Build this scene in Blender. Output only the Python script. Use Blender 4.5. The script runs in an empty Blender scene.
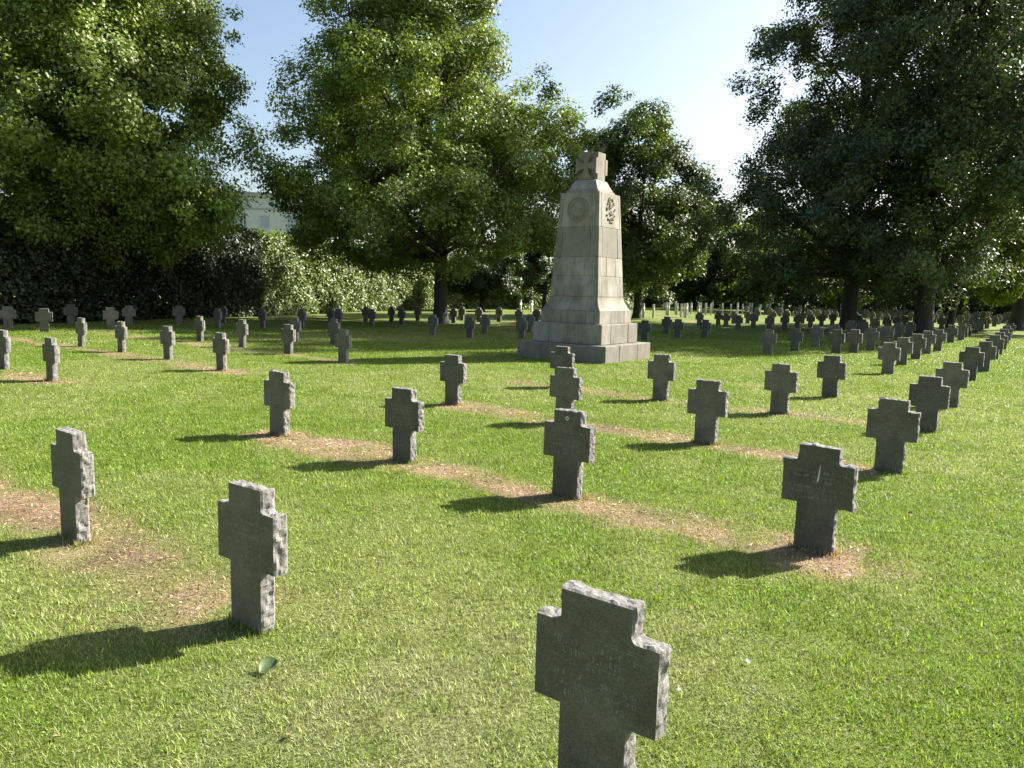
import bpy, bmesh, math, random
import numpy as np
from mathutils import Vector, Matrix

C = bpy.context.scene
COL = C.collection
R = math.radians
EYE = 1.6                      # eye height of the photographer

# ---------------------------------------------------------------- camera
cam_d = bpy.data.cameras.new('camera')
cam = bpy.data.objects.new('camera', cam_d)
COL.objects.link(cam)
C.camera = cam
cam_d.sensor_width = 36.0
cam_d.lens = 27.06
cam_d.clip_start = 0.05
cam_d.clip_end = 4000
PITCH, ROLL = R(7.0), R(-1.476)
cp, sp, cr, sr = math.cos(PITCH), math.sin(PITCH), math.cos(ROLL), math.sin(ROLL)
vx, vv, vf = Vector((1, 0, 0)), Vector((0, sp, cp)), Vector((0, cp, -sp))
ax = vx * cr - vv * sr
ay = vx * sr + vv * cr
M4 = Matrix((ax, ay, -vf)).transposed().to_4x4()
M4.translation = Vector((0, 0, EYE))
cam.matrix_world = M4

# ---------------------------------------------------------------- light
SUN_AZ, SUN_EL = R(27), R(35)          # azimuth from +x towards +y
S = Vector((math.cos(SUN_AZ) * math.cos(SUN_EL), math.sin(SUN_AZ) * math.cos(SUN_EL), math.sin(SUN_EL)))
world = bpy.data.worlds.new('World')
C.world = world
world.use_nodes = True
wt = world.node_tree
bg = wt.nodes['Background']
sky = wt.nodes.new('ShaderNodeTexSky')
sky.sky_type = 'NISHITA'
sky.sun_disc = False
sky.sun_elevation = SUN_EL
sky.sun_rotation = math.pi / 2 - SUN_AZ
sky.air_density = 1.0
sky.dust_density = 2.5
sky.ozone_density = 0.7
wt.links.new(sky.outputs[0], bg.inputs[0])
bg.inputs[1].default_value = 0.070
sun_d = bpy.data.lights.new('sun', 'SUN')
sun_d.energy = 5.0
sun_d.angle = R(0.53)
sun_d.color = (1.0, 0.95, 0.86)
sun = bpy.data.objects.new('sun', sun_d)
COL.objects.link(sun)
sun.rotation_euler = S.to_track_quat('Z', 'Y').to_euler()
C.view_settings.view_transform = 'Standard'
C.view_settings.look = 'None'
C.view_settings.gamma = 1.0
C.view_settings.use_curve_mapping = False
C.view_settings.exposure = 1.65

# ---------------------------------------------------------------- helpers
def link(name, me, parent=None):
    o = bpy.data.objects.new(name, me)
    COL.objects.link(o)
    if parent is not None:
        o.parent = parent
    return o

def tag(o, label=None, cat=None, group=None, kind=None):
    if label: o['label'] = label
    if cat: o['category'] = cat
    if group: o['group'] = group
    if kind: o['kind'] = kind
    return o

def empty(name, loc, rz=0.0):
    o = bpy.data.objects.new(name, None)
    COL.objects.link(o)
    o.location = loc
    o.rotation_euler = (0, 0, rz)
    o.empty_display_size = 0.2
    return o

def bm_obj(name, bm, mats, parent=None, smooth=False):
    me = bpy.data.meshes.new(name)
    bm.to_mesh(me); bm.free()
    for m in (mats if isinstance(mats, (list, tuple)) else [mats]):
        me.materials.append(m)
    if smooth:
        me.polygons.foreach_set('use_smooth', np.ones(len(me.polygons), bool))
    return link(name, me, parent)

def np_mesh(name, V, F, mats, colors=None, smooth=False):
    """V (n,3), F (m,k) constant-k faces, colors (n,3) optional point colours 'tint'"""
    me = bpy.data.meshes.new(name)
    n, (m, k) = len(V), F.shape
    me.vertices.add(n)
    me.vertices.foreach_set('co', np.ascontiguousarray(V, np.float32).ravel())
    me.loops.add(m * k)
    me.loops.foreach_set('vertex_index', np.ascontiguousarray(F, np.int32).ravel())
    me.polygons.add(m)
    me.polygons.foreach_set('loop_start', np.arange(0, m * k, k, dtype=np.int32))
    me.polygons.foreach_set('loop_total', np.full(m, k, np.int32))
    if smooth:
        me.polygons.foreach_set('use_smooth', np.ones(m, bool))
    if colors is not None:
        a = me.attributes.new('tint', 'FLOAT_COLOR', 'POINT')
        c4 = np.ones((n, 4), np.float32)
        c4[:, :3] = colors
        a.data.foreach_set('color', c4.ravel())
    me.update(calc_edges=True)
    for mt in (mats if isinstance(mats, (list, tuple)) else [mats]):
        me.materials.append(mt)
    return me

def vnoise(x, y, scale, seed):
    """smooth 2D value noise in 0..1"""
    x = np.asarray(x, np.float64) / scale + seed * 17.13
    y = np.asarray(y, np.float64) / scale - seed * 9.71
    xi, yi = np.floor(x).astype(np.int64), np.floor(y).astype(np.int64)
    fx, fy = x - xi, y - yi
    fx, fy = fx * fx * (3 - 2 * fx), fy * fy * (3 - 2 * fy)
    def h(a, b):
        v = np.sin(a * 127.1 + b * 311.7 + seed * 74.7) * 43758.5453
        return v - np.floor(v)
    return (h(xi, yi) * (1 - fx) + h(xi + 1, yi) * fx) * (1 - fy) + (h(xi, yi + 1) * (1 - fx) + h(xi + 1, yi + 1) * fx) * fy

def fbm(x, y, scale, seed, oct=4):
    t, a, s = 0, 0.5, 0
    for k in range(oct):
        t = t + a * vnoise(x, y, scale / 2 ** k, seed + k * 3)
        s += a; a *= 0.55
    return t / s

def sstep(a, b, v):
    t = np.clip((v - a) / (b - a), 0, 1)
    return t * t * (3 - 2 * t)

# ---------------------------------------------------------------- materials
class NT:
    def __init__(self, name):
        self.m = bpy.data.materials.new(name)
        self.m.use_nodes = True
        self.t = self.m.node_tree
        self.b = self.t.nodes['Principled BSDF']
        self.out = self.t.nodes['Material Output']
        self.co = None
    def n(self, typ, **kw):
        nd = self.t.nodes.new(typ)
        for k, v in kw.items():
            setattr(nd, k, v)
        return nd
    def l(self, a, b):
        self.t.links.new(a, b)
    def coord(self):
        if self.co is None:
            self.co = self.n('ShaderNodeTexCoord').outputs['Object']
        return self.co
    def noise(self, scale, detail=4, rough=0.55, offset=None, stretch=None):
        nd = self.n('ShaderNodeTexNoise')
        nd.inputs['Scale'].default_value = scale
        nd.inputs['Detail'].default_value = detail
        nd.inputs['Roughness'].default_value = rough
        src = self.coord()
        if offset is not None or stretch:
            mp = self.n('ShaderNodeMapping')
            self.l(src, mp.inputs['Vector'])
            if stretch: mp.inputs['Scale'].default_value = stretch
            if offset is not None: self.l(offset, mp.inputs['Location'])
            src = mp.outputs[0]
        self.l(src, nd.inputs['Vector'])
        return nd.outputs['Fac']
    def ramp(self, fac, stops):
        nd = self.n('ShaderNodeValToRGB')
        e = nd.color_ramp.elements
        while len(e) < len(stops): e.new(0.5)
        for el, (p, c) in zip(e, stops):
            el.position = p
            el.color = (*c, 1) if len(c) == 3 else c
        self.l(fac, nd.inputs[0])
        return nd.outputs[0]
    def mix(self, fac, a, b, mode='MIX'):
        nd = self.n('ShaderNodeMix', data_type='RGBA', blend_type=mode)
        for s, v in ((0, fac), (6, a), (7, b)):
            if hasattr(v, 'links'): self.l(v, nd.inputs[s])
            else: nd.inputs[s].default_value = v if s == 0 else ((*v, 1) if len(v) == 3 else v)
        return nd.outputs[2]
    def bump(self, h, strength, dist):
        nd = self.n('ShaderNodeBump')
        nd.inputs['Strength'].default_value = strength
        nd.inputs['Distance'].default_value = dist
        self.l(h, nd.inputs['Height'])
        self.l(nd.outputs[0], self.b.inputs['Normal'])

def objrandom(nt):
    """per-object offset so that copies do not share stains"""
    oi = nt.n('ShaderNodeObjectInfo')
    mu = nt.n('ShaderNodeVectorMath', operation='MULTIPLY')
    cb = nt.n('ShaderNodeCombineXYZ')
    for k in range(3): nt.l(oi.outputs['Random'], cb.inputs[k])
    nt.l(cb.outputs[0], mu.inputs[0]); mu.inputs[1].default_value = (37.0, 53.0, 71.0)
    return mu.outputs[0], oi.outputs['Random']

def mat_stone_face():
    nt = NT('weathered grey gravestone face')
    off, rnd = objrandom(nt)
    a = nt.ramp(nt.noise(4.5, 7, .68, off), [(.28, (.066, .060, .042)), (.50, (.112, .102, .075)), (.74, (.178, .163, .126))])
    b = nt.ramp(nt.noise(160, 3, .7, off), [(.35, (.62, .62, .60)), (.65, (1.25, 1.25, 1.22))])
    c = nt.mix(1.0, a, b, 'MULTIPLY')
    lich = nt.ramp(nt.noise(24, 6, .7, off), [(.56, (0, 0, 0)), (.70, (1, 1, 1))])
    c = nt.mix(nt.mix(.6, (0, 0, 0), lich), c, (.19, .18, .13))
    # per-stone tone: some stones are cleaner than others
    tone = nt.ramp(rnd, [(0, (.72, .73, .69)), (1, (1.28, 1.25, 1.2))])
    c = nt.mix(1.0, c, tone, 'MULTIPLY')
    nt.l(c, nt.b.inputs['Base Color'])
    nt.b.inputs['Roughness'].default_value = .62
    nt.bump(nt.noise(220, 4, .6), .35, .002)
    return nt.m

def mat_stone_rough():
    nt = NT('rough hewn grey stone edge')
    off, rnd = objrandom(nt)
    a = nt.ramp(nt.noise(14, 6, .7, off), [(.3, (.15, .142, .128)), (.5, (.215, .203, .186)), (.72, (.285, .27, .25))])
    b = nt.ramp(nt.noise(110, 4, .7, off), [(.35, (.72, .72, .72)), (.65, (1.2, 1.2, 1.2))])
    c = nt.mix(1.0, a, b, 'MULTIPLY')
    nt.l(c, nt.b.inputs['Base Color'])
    nt.b.inputs['Roughness'].default_value = .85
    nt.bump(nt.noise(75, 6, .75), .9, .007)
    return nt.m

def mat_plain(name, col, rough=.8, var=.25, scale=12):
    nt = NT(name)
    lo = tuple(c * (1 - var) for c in col); hi = tuple(c * (1 + var) for c in col)
    nt.l(nt.ramp(nt.noise(scale, 5, .6), [(.3, lo), (.7, hi)]), nt.b.inputs['Base Color'])
    nt.b.inputs['Roughness'].default_value = rough
    return nt.m

def mat_limestone():
    nt = NT('weathered cream limestone')
    at = nt.n('ShaderNodeAttribute', attribute_name='tint')
    base = nt.ramp(nt.noise(1.6, 6, .6), [(.3, (.225, .200, .158)), (.5, (.290, .266, .222)), (.72, (.345, .322, .280))])
    c = nt.mix(1.0, base, at.outputs['Color'], 'MULTIPLY')
    stain = nt.ramp(nt.noise(2.6, 9, .78, None, (1, 1, .4)), [(.43, (0, 0, 0)), (.62, (.8, .8, .8))])
    c = nt.mix(stain, c, (.135, .118, .080))
    specks = nt.ramp(nt.noise(30, 5, .7), [(.58, (0, 0, 0)), (.72, (.55, .55, .55))])
    c = nt.mix(specks, c, (.10, .09, .065))
    nt.l(c, nt.b.inputs['Base Color'])
    nt.b.inputs['Roughness'].default_value = .88
    nt.bump(nt.noise(45, 5, .65), .35, .006)
    return nt.m

def mat_leaf(name, trans=.42, gloss=.5):
    """leaf tint from the mesh, light shining through"""
    nt = NT(name)
    at = nt.n('ShaderNodeAttribute', attribute_name='tint')
    nt.l(at.outputs['Color'], nt.b.inputs['Base Color'])
    nt.b.inputs['Roughness'].default_value = .5
    nt.b.inputs['Specular IOR Level'].default_value = gloss
    tr = nt.n('ShaderNodeBsdfTranslucent')
    nt.l(nt.mix(1.0, at.outputs['Color'], (1.25, 1.30, .55), 'MULTIPLY'), tr.inputs['Color'])
    mx = nt.n('ShaderNodeMixShader')
    mx.inputs[0].default_value = trans
    nt.l(nt.b.outputs[0], mx.inputs[1]); nt.l(tr.outputs[0], mx.inputs[2])
    nt.l(mx.outputs[0], nt.out.inputs['Surface'])
    return nt.m

def mat_bark():
    nt = NT('dark furrowed bark')
    n1 = nt.noise(9, 6, .65, None, (1, 1, .18))
    nt.l(nt.ramp(n1, [(.3, (.020, .018, .014)), (.7, (.068, .060, .046))]), nt.b.inputs['Base Color'])
    nt.b.inputs['Roughness'].default_value = .9
    nt.bump(n1, .8, .03)
    return nt.m

def mat_ground():
    nt = NT('mown lawn soil and thatch')
    at = nt.n('ShaderNodeAttribute', attribute_name='tint')
    g = nt.ramp(nt.noise(55, 5, .75), [(.33, (.40, .42, .40)), (.5, (.92, .92, .92)), (.68, (1.5, 1.46, 1.4))])
    c = nt.mix(1.0, at.outputs['Color'], g, 'MULTIPLY')
    nt.l(c, nt.b.inputs['Base Color'])
    nt.b.inputs['Roughness'].default_value = .95
    nt.b.inputs['Specular IOR Level'].default_value = .15
    nt.bump(nt.noise(70, 5, .7), .7, .03)
    return nt.m

M_FACE, M_ROUGH = mat_stone_face(), mat_stone_rough()
M_TEXT = mat_plain('worn pale letter paint', (.205, .195, .150), .8, .5, 40)
M_PALE = mat_plain('pale mark', (.62, .60, .54), .7, .2, 60)
M_WHITE = mat_plain('whitewashed grave cross', (.50, .50, .47), .8, .12, 8)
M_LIME = mat_limestone()
M_LIMED = mat_plain('darkened carved limestone', (.27, .245, .185), .9, .35, 20)
M_LEAF = mat_leaf('broad tree leaves', .29)
M_LEAF_LIT = mat_leaf('tree leaves brightened as if backlit', .55)  # lit copy of the leaves: translucency raised so crowns look backlit
M_HEDGE = mat_leaf('glossy hedge leaves', .3, .6)
M_GRASS = mat_leaf('grass blades', .35, .3)
M_BARK = mat_bark()
M_TWIG = mat_plain('hedge twigs', (.045, .04, .028), .9, .4, 10)
M_GROUND = mat_ground()

# ---------------------------------------------------------------- lawn colour (true colour of grass and worn strips)
O0 = np.array([0.440, 5.798])                       # lattice of the graves
RU = np.array([1.461, -1.1416])                     # along a row of crosses
CU = np.array([1.631, 2.365])                       # from row to row
LINV = np.linalg.inv(np.array([RU, CU]).T)

def lawn_tint(x, y):
    """returns colour (n,3) and dryness (n,)"""
    x = np.asarray(x, np.float64); y = np.asarray(y, np.float64)
    ij = LINV @ np.stack([x - O0[0], y - O0[1]])
    wob = (fbm(x, y, 1.1, 5) - .5) * .16
    j = ij[1] + wob
    row = np.round(j)
    dv = np.abs(j - row) * 2.87                     # metres from the row line
    i = ij[0]
    patch = fbm(x, y, .9, 11)
    strip = (1 - sstep(.08, .46, dv + (patch - .5) * .50 + (fbm(x, y, .35, 61) - .5) * .36)) * sstep(.30, .54, fbm(x, y, 1.5, 23) + .24) * (.55 + .45 * sstep(.3, .6, fbm(x, y, .3, 29)))
    # rows where the turf is worn bare
    live = ((row == -1) & (i < -.85)) * 1.0 + ((row == -1) & (i >= -.85) & (i < -.05)) * .45 + \
           ((row == 0) & (i < 1.15) & (i > -2.15)) * 1.0 + ((row == 0) & (i < -5)) * .8 + ((row == 1) & (i < .95) & (i > -2.1)) * .9 + \
           ((row == 1) & (i < -4.6) & (i > -11)) * .9 + ((row == 2) & (i < .9) & (i > -2.6)) * .7 + \
           ((row == 2) & (i < -4.6) & (i > -11)) * .8 + ((row == 3) & (i < 1.0) & (i > -1.0)) * .25 + ((row >= 3) & (i < -6.6)) * .5
    dry = strip * live
    big = fbm(x, y, 3.4, 31)
    mid = fbm(x, y, .55, 41)
    pale = np.clip(sstep(.40, .66, big * .6 + mid * .4), 0, 1) * .75
    lush = np.array([.166, .240, .031]); palec = np.array([.272, .302, .104]); straw = np.array([.44, .300, .205])
    fine = fbm(x, y, .22, 47)
    foot = np.exp(-(((x + 1.55) / .38) ** 2 + ((y - 3.72) / .30) ** 2)) * .6 + np.exp(-(((x - 2.05) / .42) ** 2 + ((y - 4.5) / .25) ** 2)) * .8 \
         + np.exp(-(((x + 2.2) / .40) ** 2 + ((y - 4.3) / .28) ** 2)) * .8
    dry = np.clip(dry + foot * sstep(.30, .62, fine), 0, 1)
    # thin greyish turf in front of the two nearest stones
    thin = np.exp(-(((x + .45) / .85) ** 2 + ((y - 2.85) / .75) ** 2)) + .7 * np.exp(-(((x - 1.0) / .6) ** 2 + ((y - 3.0) / .6) ** 2)) + .6 * np.exp(-(((x + .2) / .5) ** 2 + ((y - 2.0) / .4) ** 2))
    thin = np.clip(thin, 0, 1) * sstep(.36, .60, fine) * .8
    palec = palec[None] * (1 - thin[:, None]) + np.array([.32, .315, .185]) * thin[:, None]
    pale = np.maximum(pale, thin)
    strawv = straw[None] * (.55 + .75 * fbm(x, y, .10, 91, 3))[:, None]
    strawv = strawv * (1 - .35 * sstep(.5, .75, fbm(x, y, .5, 97)))[:, None]
    dry = dry * (.45 + .55 * sstep(.26, .50, fbm(x, y, .42, 101, 5)))
    col = lush * (1 - pale[:, None]) + palec * pale[:, None]
    col = col * (1 - dry[:, None]) + strawv * dry[:, None]
    return col, dry

# ---------------------------------------------------------------- ground: one sheet to the horizon
def graded(lo, hi, step, far):
    a = list(np.arange(lo, hi + 1e-6, step))
    s, v = step, hi
    while v < far:
        s *= 1.28; v += s; a.append(v)
    s, v = step, lo
    while v > -far:
        s *= 1.28; v -= s; a.insert(0, v)
    return np.array(a)
gx, gy = graded(-13, 13, .14, 2200), graded(0, 30, .14, 2200)
X, Y = np.meshgrid(gx, gy)
xs, ys = X.ravel(), Y.ravel()
Z = np.zeros_like(xs)
tint, dry = lawn_tint(xs, ys)
tint *= .72
tint[dry > .3] *= 1.0
nx = len(gx)
a = (np.arange(len(gy) - 1)[:, None] * nx + np.arange(nx - 1)[None]).ravel()
F = np.stack([a, a + 1, a + nx + 1, a + nx], 1)
ground = link('ground', np_mesh('ground', np.stack([xs, ys, Z], 1), F, M_GROUND, tint))
tag(ground, kind='structure')

# ---------------------------------------------------------------- grass blades (one object, uncountable)
rng = np.random.default_rng(7)
Vs, Cs = [], []
def blades(y0, y1, dens, length, width, xr, bv=.4):
    side = 1.1
    area_x = max(y1 * xr + side, 2)
    n = int(dens * (y1 - y0) * 2 * area_x)
    x = rng.uniform(-area_x, area_x, n); y = rng.uniform(y0, y1, n)
    k = np.abs(x) < y * xr + side
    x, y = x[k], y[k]
    col, dr = lawn_tint(x, y)
    k = rng.random(len(x)) > dr * .60
    x, y, col, dr = x[k], y[k], col[k], dr[k]
    n = len(x)
    tuft = fbm(x, y, .16, 71, 2)
    L = length * rng.uniform(.5, 1.25, n) * (1 - .45 * dr) * (.6 + .8 * tuft)
    W = width * rng.uniform(.6, 1.3, n)
    az = rng.uniform(0, 2 * np.pi, n)
    lean = np.clip(rng.normal(.85, .38, n), .05, 1.5) + dr * .15
    d = np.stack([np.cos(az) * np.sin(lean), np.sin(az) * np.sin(lean), np.cos(lean)], 1)
    pz = az + np.pi / 2 + rng.normal(0, .5, n)
    w = np.stack([np.cos(pz), np.sin(pz), np.zeros(n)], 1) * W[:, None] * .5
    p = np.stack([x, y, np.full(n, -.003)], 1)
    V = np.stack([p - w, p + w, p + d * L[:, None]], 1)
    br = rng.lognormal(-.04, bv, n)[:, None] * (.72 + .56 * fbm(x, y, .11, 83, 2))[:, None]
    c = col * br
    s = rng.random(n)
    q = s < (.12 if y1 <= 6 else .07 if y1 <= 10 else .03)
    c[q] = c[q] * .3 + np.array([.44, .42, .28]) * .7      # dry clippings lying about
    c[s > .86] = c[s > .86] * np.array([.8, 1.0, .7])
    Vs.append(V.reshape(-1, 3)); Cs.append(np.repeat(c, 3, 0))
blades(1.0, 3.4, 24000, .027, .0046, .80, .45)
blades(3.4, 6.0, 13000, .029, .0062, .76, .40)
blades(6.0, 10.0, 6500, .032, .0085, .72, .32)
blades(10.0, 18.0, 2300, .036, .0130, .70, .24)
blades(18.0, 34.0, 520, .042, .028, .69, .16)
# dry straw and crumbs of soil lying in the worn strips
def litter(y0, y1, n, length, width):
    x = rng.uniform(-y1 * .72 - 1, y1 * .72 + 1, n); y = rng.uniform(y0, y1, n)
    k = np.abs(x) < y * .72 + 1
    x, y = x[k], y[k]
    _, dr = lawn_tint(x, y)
    k = dr > rng.uniform(.22, .9, len(x))
    x, y = x[k], y[k]; n = len(x)
    az = rng.uniform(0, 2 * np.pi, n); el = np.abs(rng.normal(0, .22, n))
    d = np.stack([np.cos(az) * np.cos(el), np.sin(az) * np.cos(el), np.sin(el)], 1) * (length * rng.uniform(.4, 1.4, n))[:, None]
    w = np.stack([-np.sin(az), np.cos(az), rng.normal(0, .5, n)], 1) * (width * rng.uniform(.5, 1.6, n))[:, None]
    p = np.stack([x, y, rng.uniform(.002, .012, n)], 1)
    Vs.append(np.stack([p - w, p + w, p + d], 1).reshape(-1, 3))
    pick = rng.random(n)[:, None]
    c = np.where(pick < .5, np.array([[.56, .42, .28]]), np.where(pick < .8, np.array([[.20, .12, .07]]), np.array([[.20, .24, .06]])))
    Cs.append(np.repeat(c * rng.lognormal(0, .25, n)[:, None], 3, 0))
litter(2.0, 6.5, 90000, .034, .0026)
litter(6.5, 16.0, 110000, .045, .0050)
# longer untrimmed grass round the feet of the near crosses
def tufts(px, py, n):
    u = rng.uniform(-.15, .15, n); v = rng.choice([-1, 1], n) * (.04 + np.abs(rng.normal(0, .022, n)))
    e = rng.random(n) < .3
    u = np.where(e, rng.choice([-1, 1], n) * (.122 + np.abs(rng.normal(0, .02, n))), u); v = np.where(e, rng.uniform(-.05, .05, n), v)
    c_, s_ = .788, -.616
    x = px + .616 * .039 + u * c_ - v * s_; y = py + .788 * .039 + u * s_ + v * c_
    col, dr = lawn_tint(x, y)
    L = rng.uniform(.025, .075, n); W = .0055 * rng.uniform(.6, 1.3, n)
    az = rng.uniform(0, 2 * np.pi, n); lean = np.clip(rng.normal(.45, .3, n), 0, 1.3)
    d = np.stack([np.cos(az) * np.sin(lean), np.sin(az) * np.sin(lean), np.cos(lean)], 1)
    w = np.stack([-np.sin(az), np.cos(az), np.zeros(n)], 1) * W[:, None] * .5
    p = np.stack([x, y, np.full(n, -.003)], 1)
    Vs.append(np.stack([p - w, p + w, p + d * L[:, None]], 1).reshape(-1, 3))
    Cs.append(np.repeat(col * rng.lognormal(0, .4, n)[:, None], 3, 0))
for px, py in ((-2.69, 4.56), (-1.21, 3.42), (.27, 2.22), (-2.48, 8.03), (-1.0, 6.95), (.46, 5.87), (1.93, 4.72), (-.83, 10.5), (.56, 9.27), (2.09, 8.18), (3.52, 7.03), (2.22, 11.47), (3.66, 10.44), (5.06, 9.28), (-7.2, 11.89), (-5.32, 13.92)):
    tufts(px, py, 260)
V = np.concatenate(Vs); Cc = np.concatenate(Cs)
F = np.arange(len(V)).reshape(-1, 3)
grass = link('lawn_grass', np_mesh('lawn_grass', V, F, M_GRASS, Cc))
tag(grass, 'short mown green grass covering the cemetery lawn with dry straw strips', 'grass', kind='stuff')
del V, Cc, F, Vs, Cs

# ---------------------------------------------------------------- foliage
def leaf_mesh(name, P, N, size, tint, mat, rng):
    """rhombic leaves at P with normals N"""
    n = len(P)
    N = N / np.linalg.norm(N, axis=1, keepdims=True)
    t = rng.normal(0, 1, (n, 3)); t -= N * (t * N).sum(1, keepdims=True)
    t /= np.linalg.norm(t, axis=1, keepdims=True)
    b = np.cross(N, t)
    s = (np.asarray(size) * rng.uniform(.65, 1.35, n))[:, None]
    fold = N * s * .10
    V = np.stack([P - t * s * .5, P + b * s * .34 + fold, P + t * s * .55, P - b * s * .34 + fold], 1).reshape(-1, 3)
    F = np.arange(n * 4).reshape(-1, 4)
    return np_mesh(name, V, F, mat, np.repeat(tint, 4, 0))

def tube_verts(pts, rad, seg=8):
    pts = np.asarray(pts, float); n = len(pts)
    tg = np.gradient(pts, axis=0); tg /= np.linalg.norm(tg, axis=1, keepdims=True) + 1e-9
    up = np.where(np.abs(tg[:, 2:3]) > .9, np.array([[1., 0, 0]]), np.array([[0, 0, 1.]]))
    u = np.cross(tg, up); u /= np.linalg.norm(u, axis=1, keepdims=True)
    v = np.cross(tg, u)
    a = np.linspace(0, 2 * np.pi, seg, endpoint=False)
    V = pts[:, None] + (u[:, None] * np.cos(a)[None, :, None] + v[:, None] * np.sin(a)[None, :, None]) * np.asarray(rad)[:, None, None]
    F = []
    for k in range(n - 1):
        for s in range(seg):
            F.append((k * seg + s, k * seg + (s + 1) % seg, (k + 1) * seg + (s + 1) % seg, (k + 1) * seg + s))
    return V.reshape(-1, 3), np.array(F)

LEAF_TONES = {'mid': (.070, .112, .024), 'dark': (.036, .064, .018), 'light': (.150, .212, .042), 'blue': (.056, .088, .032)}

def make_tree(name, label, x, y, blobs, n_clump, per, leaf, trunk_r, top, seed, tone='mid', clump_r=1.15, limbs=22,
              lean=(0, 0), group=None, cat='tree', fork=None, droop=.0, mat=None):
    rg = np.random.default_rng(seed)
    root = empty(name, (x, y, 0))
    tag(root, label, cat, group)
    B = np.array(blobs, float)
    vol = B[:, 3] * B[:, 4] * B[:, 5]
    # boughs in the outer shell of the crown; each carries a dome of leaf clumps
    nb = max(8, int(n_clump / 4.2))
    k = rg.choice(len(B), nb, p=vol / vol.sum())
    d = rg.normal(0, 1, (nb, 3)); d /= np.linalg.norm(d, axis=1, keepdims=True)
    rr = np.where(rg.random(nb) < .70, rg.uniform(.70, .98, nb), rg.uniform(.25, .7, nb))
    bc = B[k, :3] + d * B[k, 3:] * rr[:, None]
    lowz = (B[:, 2] - B[:, 5]).min()
    low = bc[:, 2] < lowz + .9
    bc[low, 2] += rg.uniform(.2, 1.0, low.sum())
    ang = np.arctan2(bc[:, 1], bc[:, 0])
    bc[:, :2] *= (1 + .10 * np.sin(3 * ang + bc[:, 2] * .9 + seed) + .06 * np.sin(7 * ang - bc[:, 2] * 1.7 + seed * 2))[:, None]
    brad = clump_r * 1.15 * rg.uniform(.65, 1.3, nb)
    bi = np.repeat(np.arange(nb), -(-n_clump // nb))[:n_clump]
    axis = bc.copy(); axis[:, 2] -= B[:, 2].mean(); axis /= np.linalg.norm(axis, axis=1, keepdims=True) + 1e-6
    dm = rg.normal(0, .85, (n_clump, 3)) + axis[bi] * .8 + np.array([0, 0, .35])
    dm /= np.linalg.norm(dm, axis=1, keepdims=True)
    ctr = bc[bi] + dm * (brad[bi] * rg.uniform(.55, 1.05, n_clump))[:, None] * np.array([1, 1, .85])
    cr_ = clump_r * .60 * rg.uniform(.55, 1.35, n_clump)
    # leaves
    cnt = np.maximum(16, (per * (cr_ / (clump_r * .62)) ** 2).astype(int))
    ci = np.repeat(np.arange(n_clump), cnt); n = len(ci)
    q = rg.normal(0, 1, (n, 3)); q /= np.linalg.norm(q, axis=1, keepdims=True)
    rad = cr_[ci] * rg.random(n) ** .5 * (1 + .22 * rg.normal(0, 1, n) * (rg.random(n) < .3))
    off = q * rad[:, None]
    off[:, 2] *= .78
    off[:, 2] -= droop * (off[:, 0] ** 2 + off[:, 1] ** 2) * .4
    P = ctr[ci] + off
    P[:, 2] = np.maximum(P[:, 2], .5)
    N = rg.normal(0, .50, (n, 3)) + np.array([0, 0, .45]) + q * .25 + dm[ci] * .70
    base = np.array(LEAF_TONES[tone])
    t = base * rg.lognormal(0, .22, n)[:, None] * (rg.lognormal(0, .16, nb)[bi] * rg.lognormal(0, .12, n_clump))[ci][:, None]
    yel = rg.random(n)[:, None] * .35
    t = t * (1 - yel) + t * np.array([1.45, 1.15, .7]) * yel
    link('crown', leaf_mesh('crown', P, N, leaf, t, mat or M_LEAF, rg), root)
    # trunk and limbs
    Vt, Ft, o = [], [], 0
    def add(pts, rad, seg):
        nonlocal o
        v, f = tube_verts(pts, rad, seg)
        Vt.append(v); Ft.append(f + o); o += len(v)
    stems = [((0, 0), lean, trunk_r)] if not fork else fork
    for (ox, oy), ln, tr in stems:
        h = np.array([-.2, 0, .12, .35, .8, 1.6, 2.6] + list(np.linspace(3.8, top, 7)))
        tx = ox + ln[0] * (h / top) + .12 * np.sin(h * .7 + seed) * (h / top)
        ty = oy + ln[1] * (h / top) + .12 * np.cos(h * .6 + seed) * (h / top)
        r = tr * np.clip(1 - .82 * np.clip(h - 1, 0, None) / top, .08, 1) * (1 + .55 * np.exp(-np.clip(h, 0, 9) / .28))
        add(np.stack([tx, ty, h], 1), r, 12)
        order = rg.permutation(n_clump)[:limbs]
        for c in order:
            e = ctr[c]
            sh = np.clip(e[2] * rg.uniform(.45, .75), 2.9, top * .86)
            sx, sy, s_r = np.interp(sh, h, tx), np.interp(sh, h, ty), np.interp(sh, h, r)
            s = np.linspace(0, 1, 6)[:, None]
            p0 = np.array([sx, sy, sh]); mid = p0 * .55 + e * .45 + np.array([0, 0, -.05 * np.linalg.norm(e - p0)]) + rg.normal(0, .25, 3)
            pts = p0 * (1 - s) ** 2 + mid * 2 * s * (1 - s) + e * s ** 2
            br = max(.035, min(s_r * .55, .16))
            add(pts, br * (1 - .8 * s[:, 0]), 6)
            near = np.argsort(((ctr - pts[3]) ** 2).sum(1))[1:5]
            for c2 in near:
                e2 = ctr[c2]; p2 = pts[3]
                m2 = (p2 + e2) / 2 + rg.normal(0, .15, 3)
                add(p2 * (1 - s) ** 2 + m2 * 2 * s * (1 - s) + e2 * s ** 2, br * .42 * (1 - .75 * s[:, 0]), 5)
    link('trunk', np_mesh('trunk', np.concatenate(Vt), np.concatenate(Ft), M_BARK, smooth=True), root)
    return root

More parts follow.
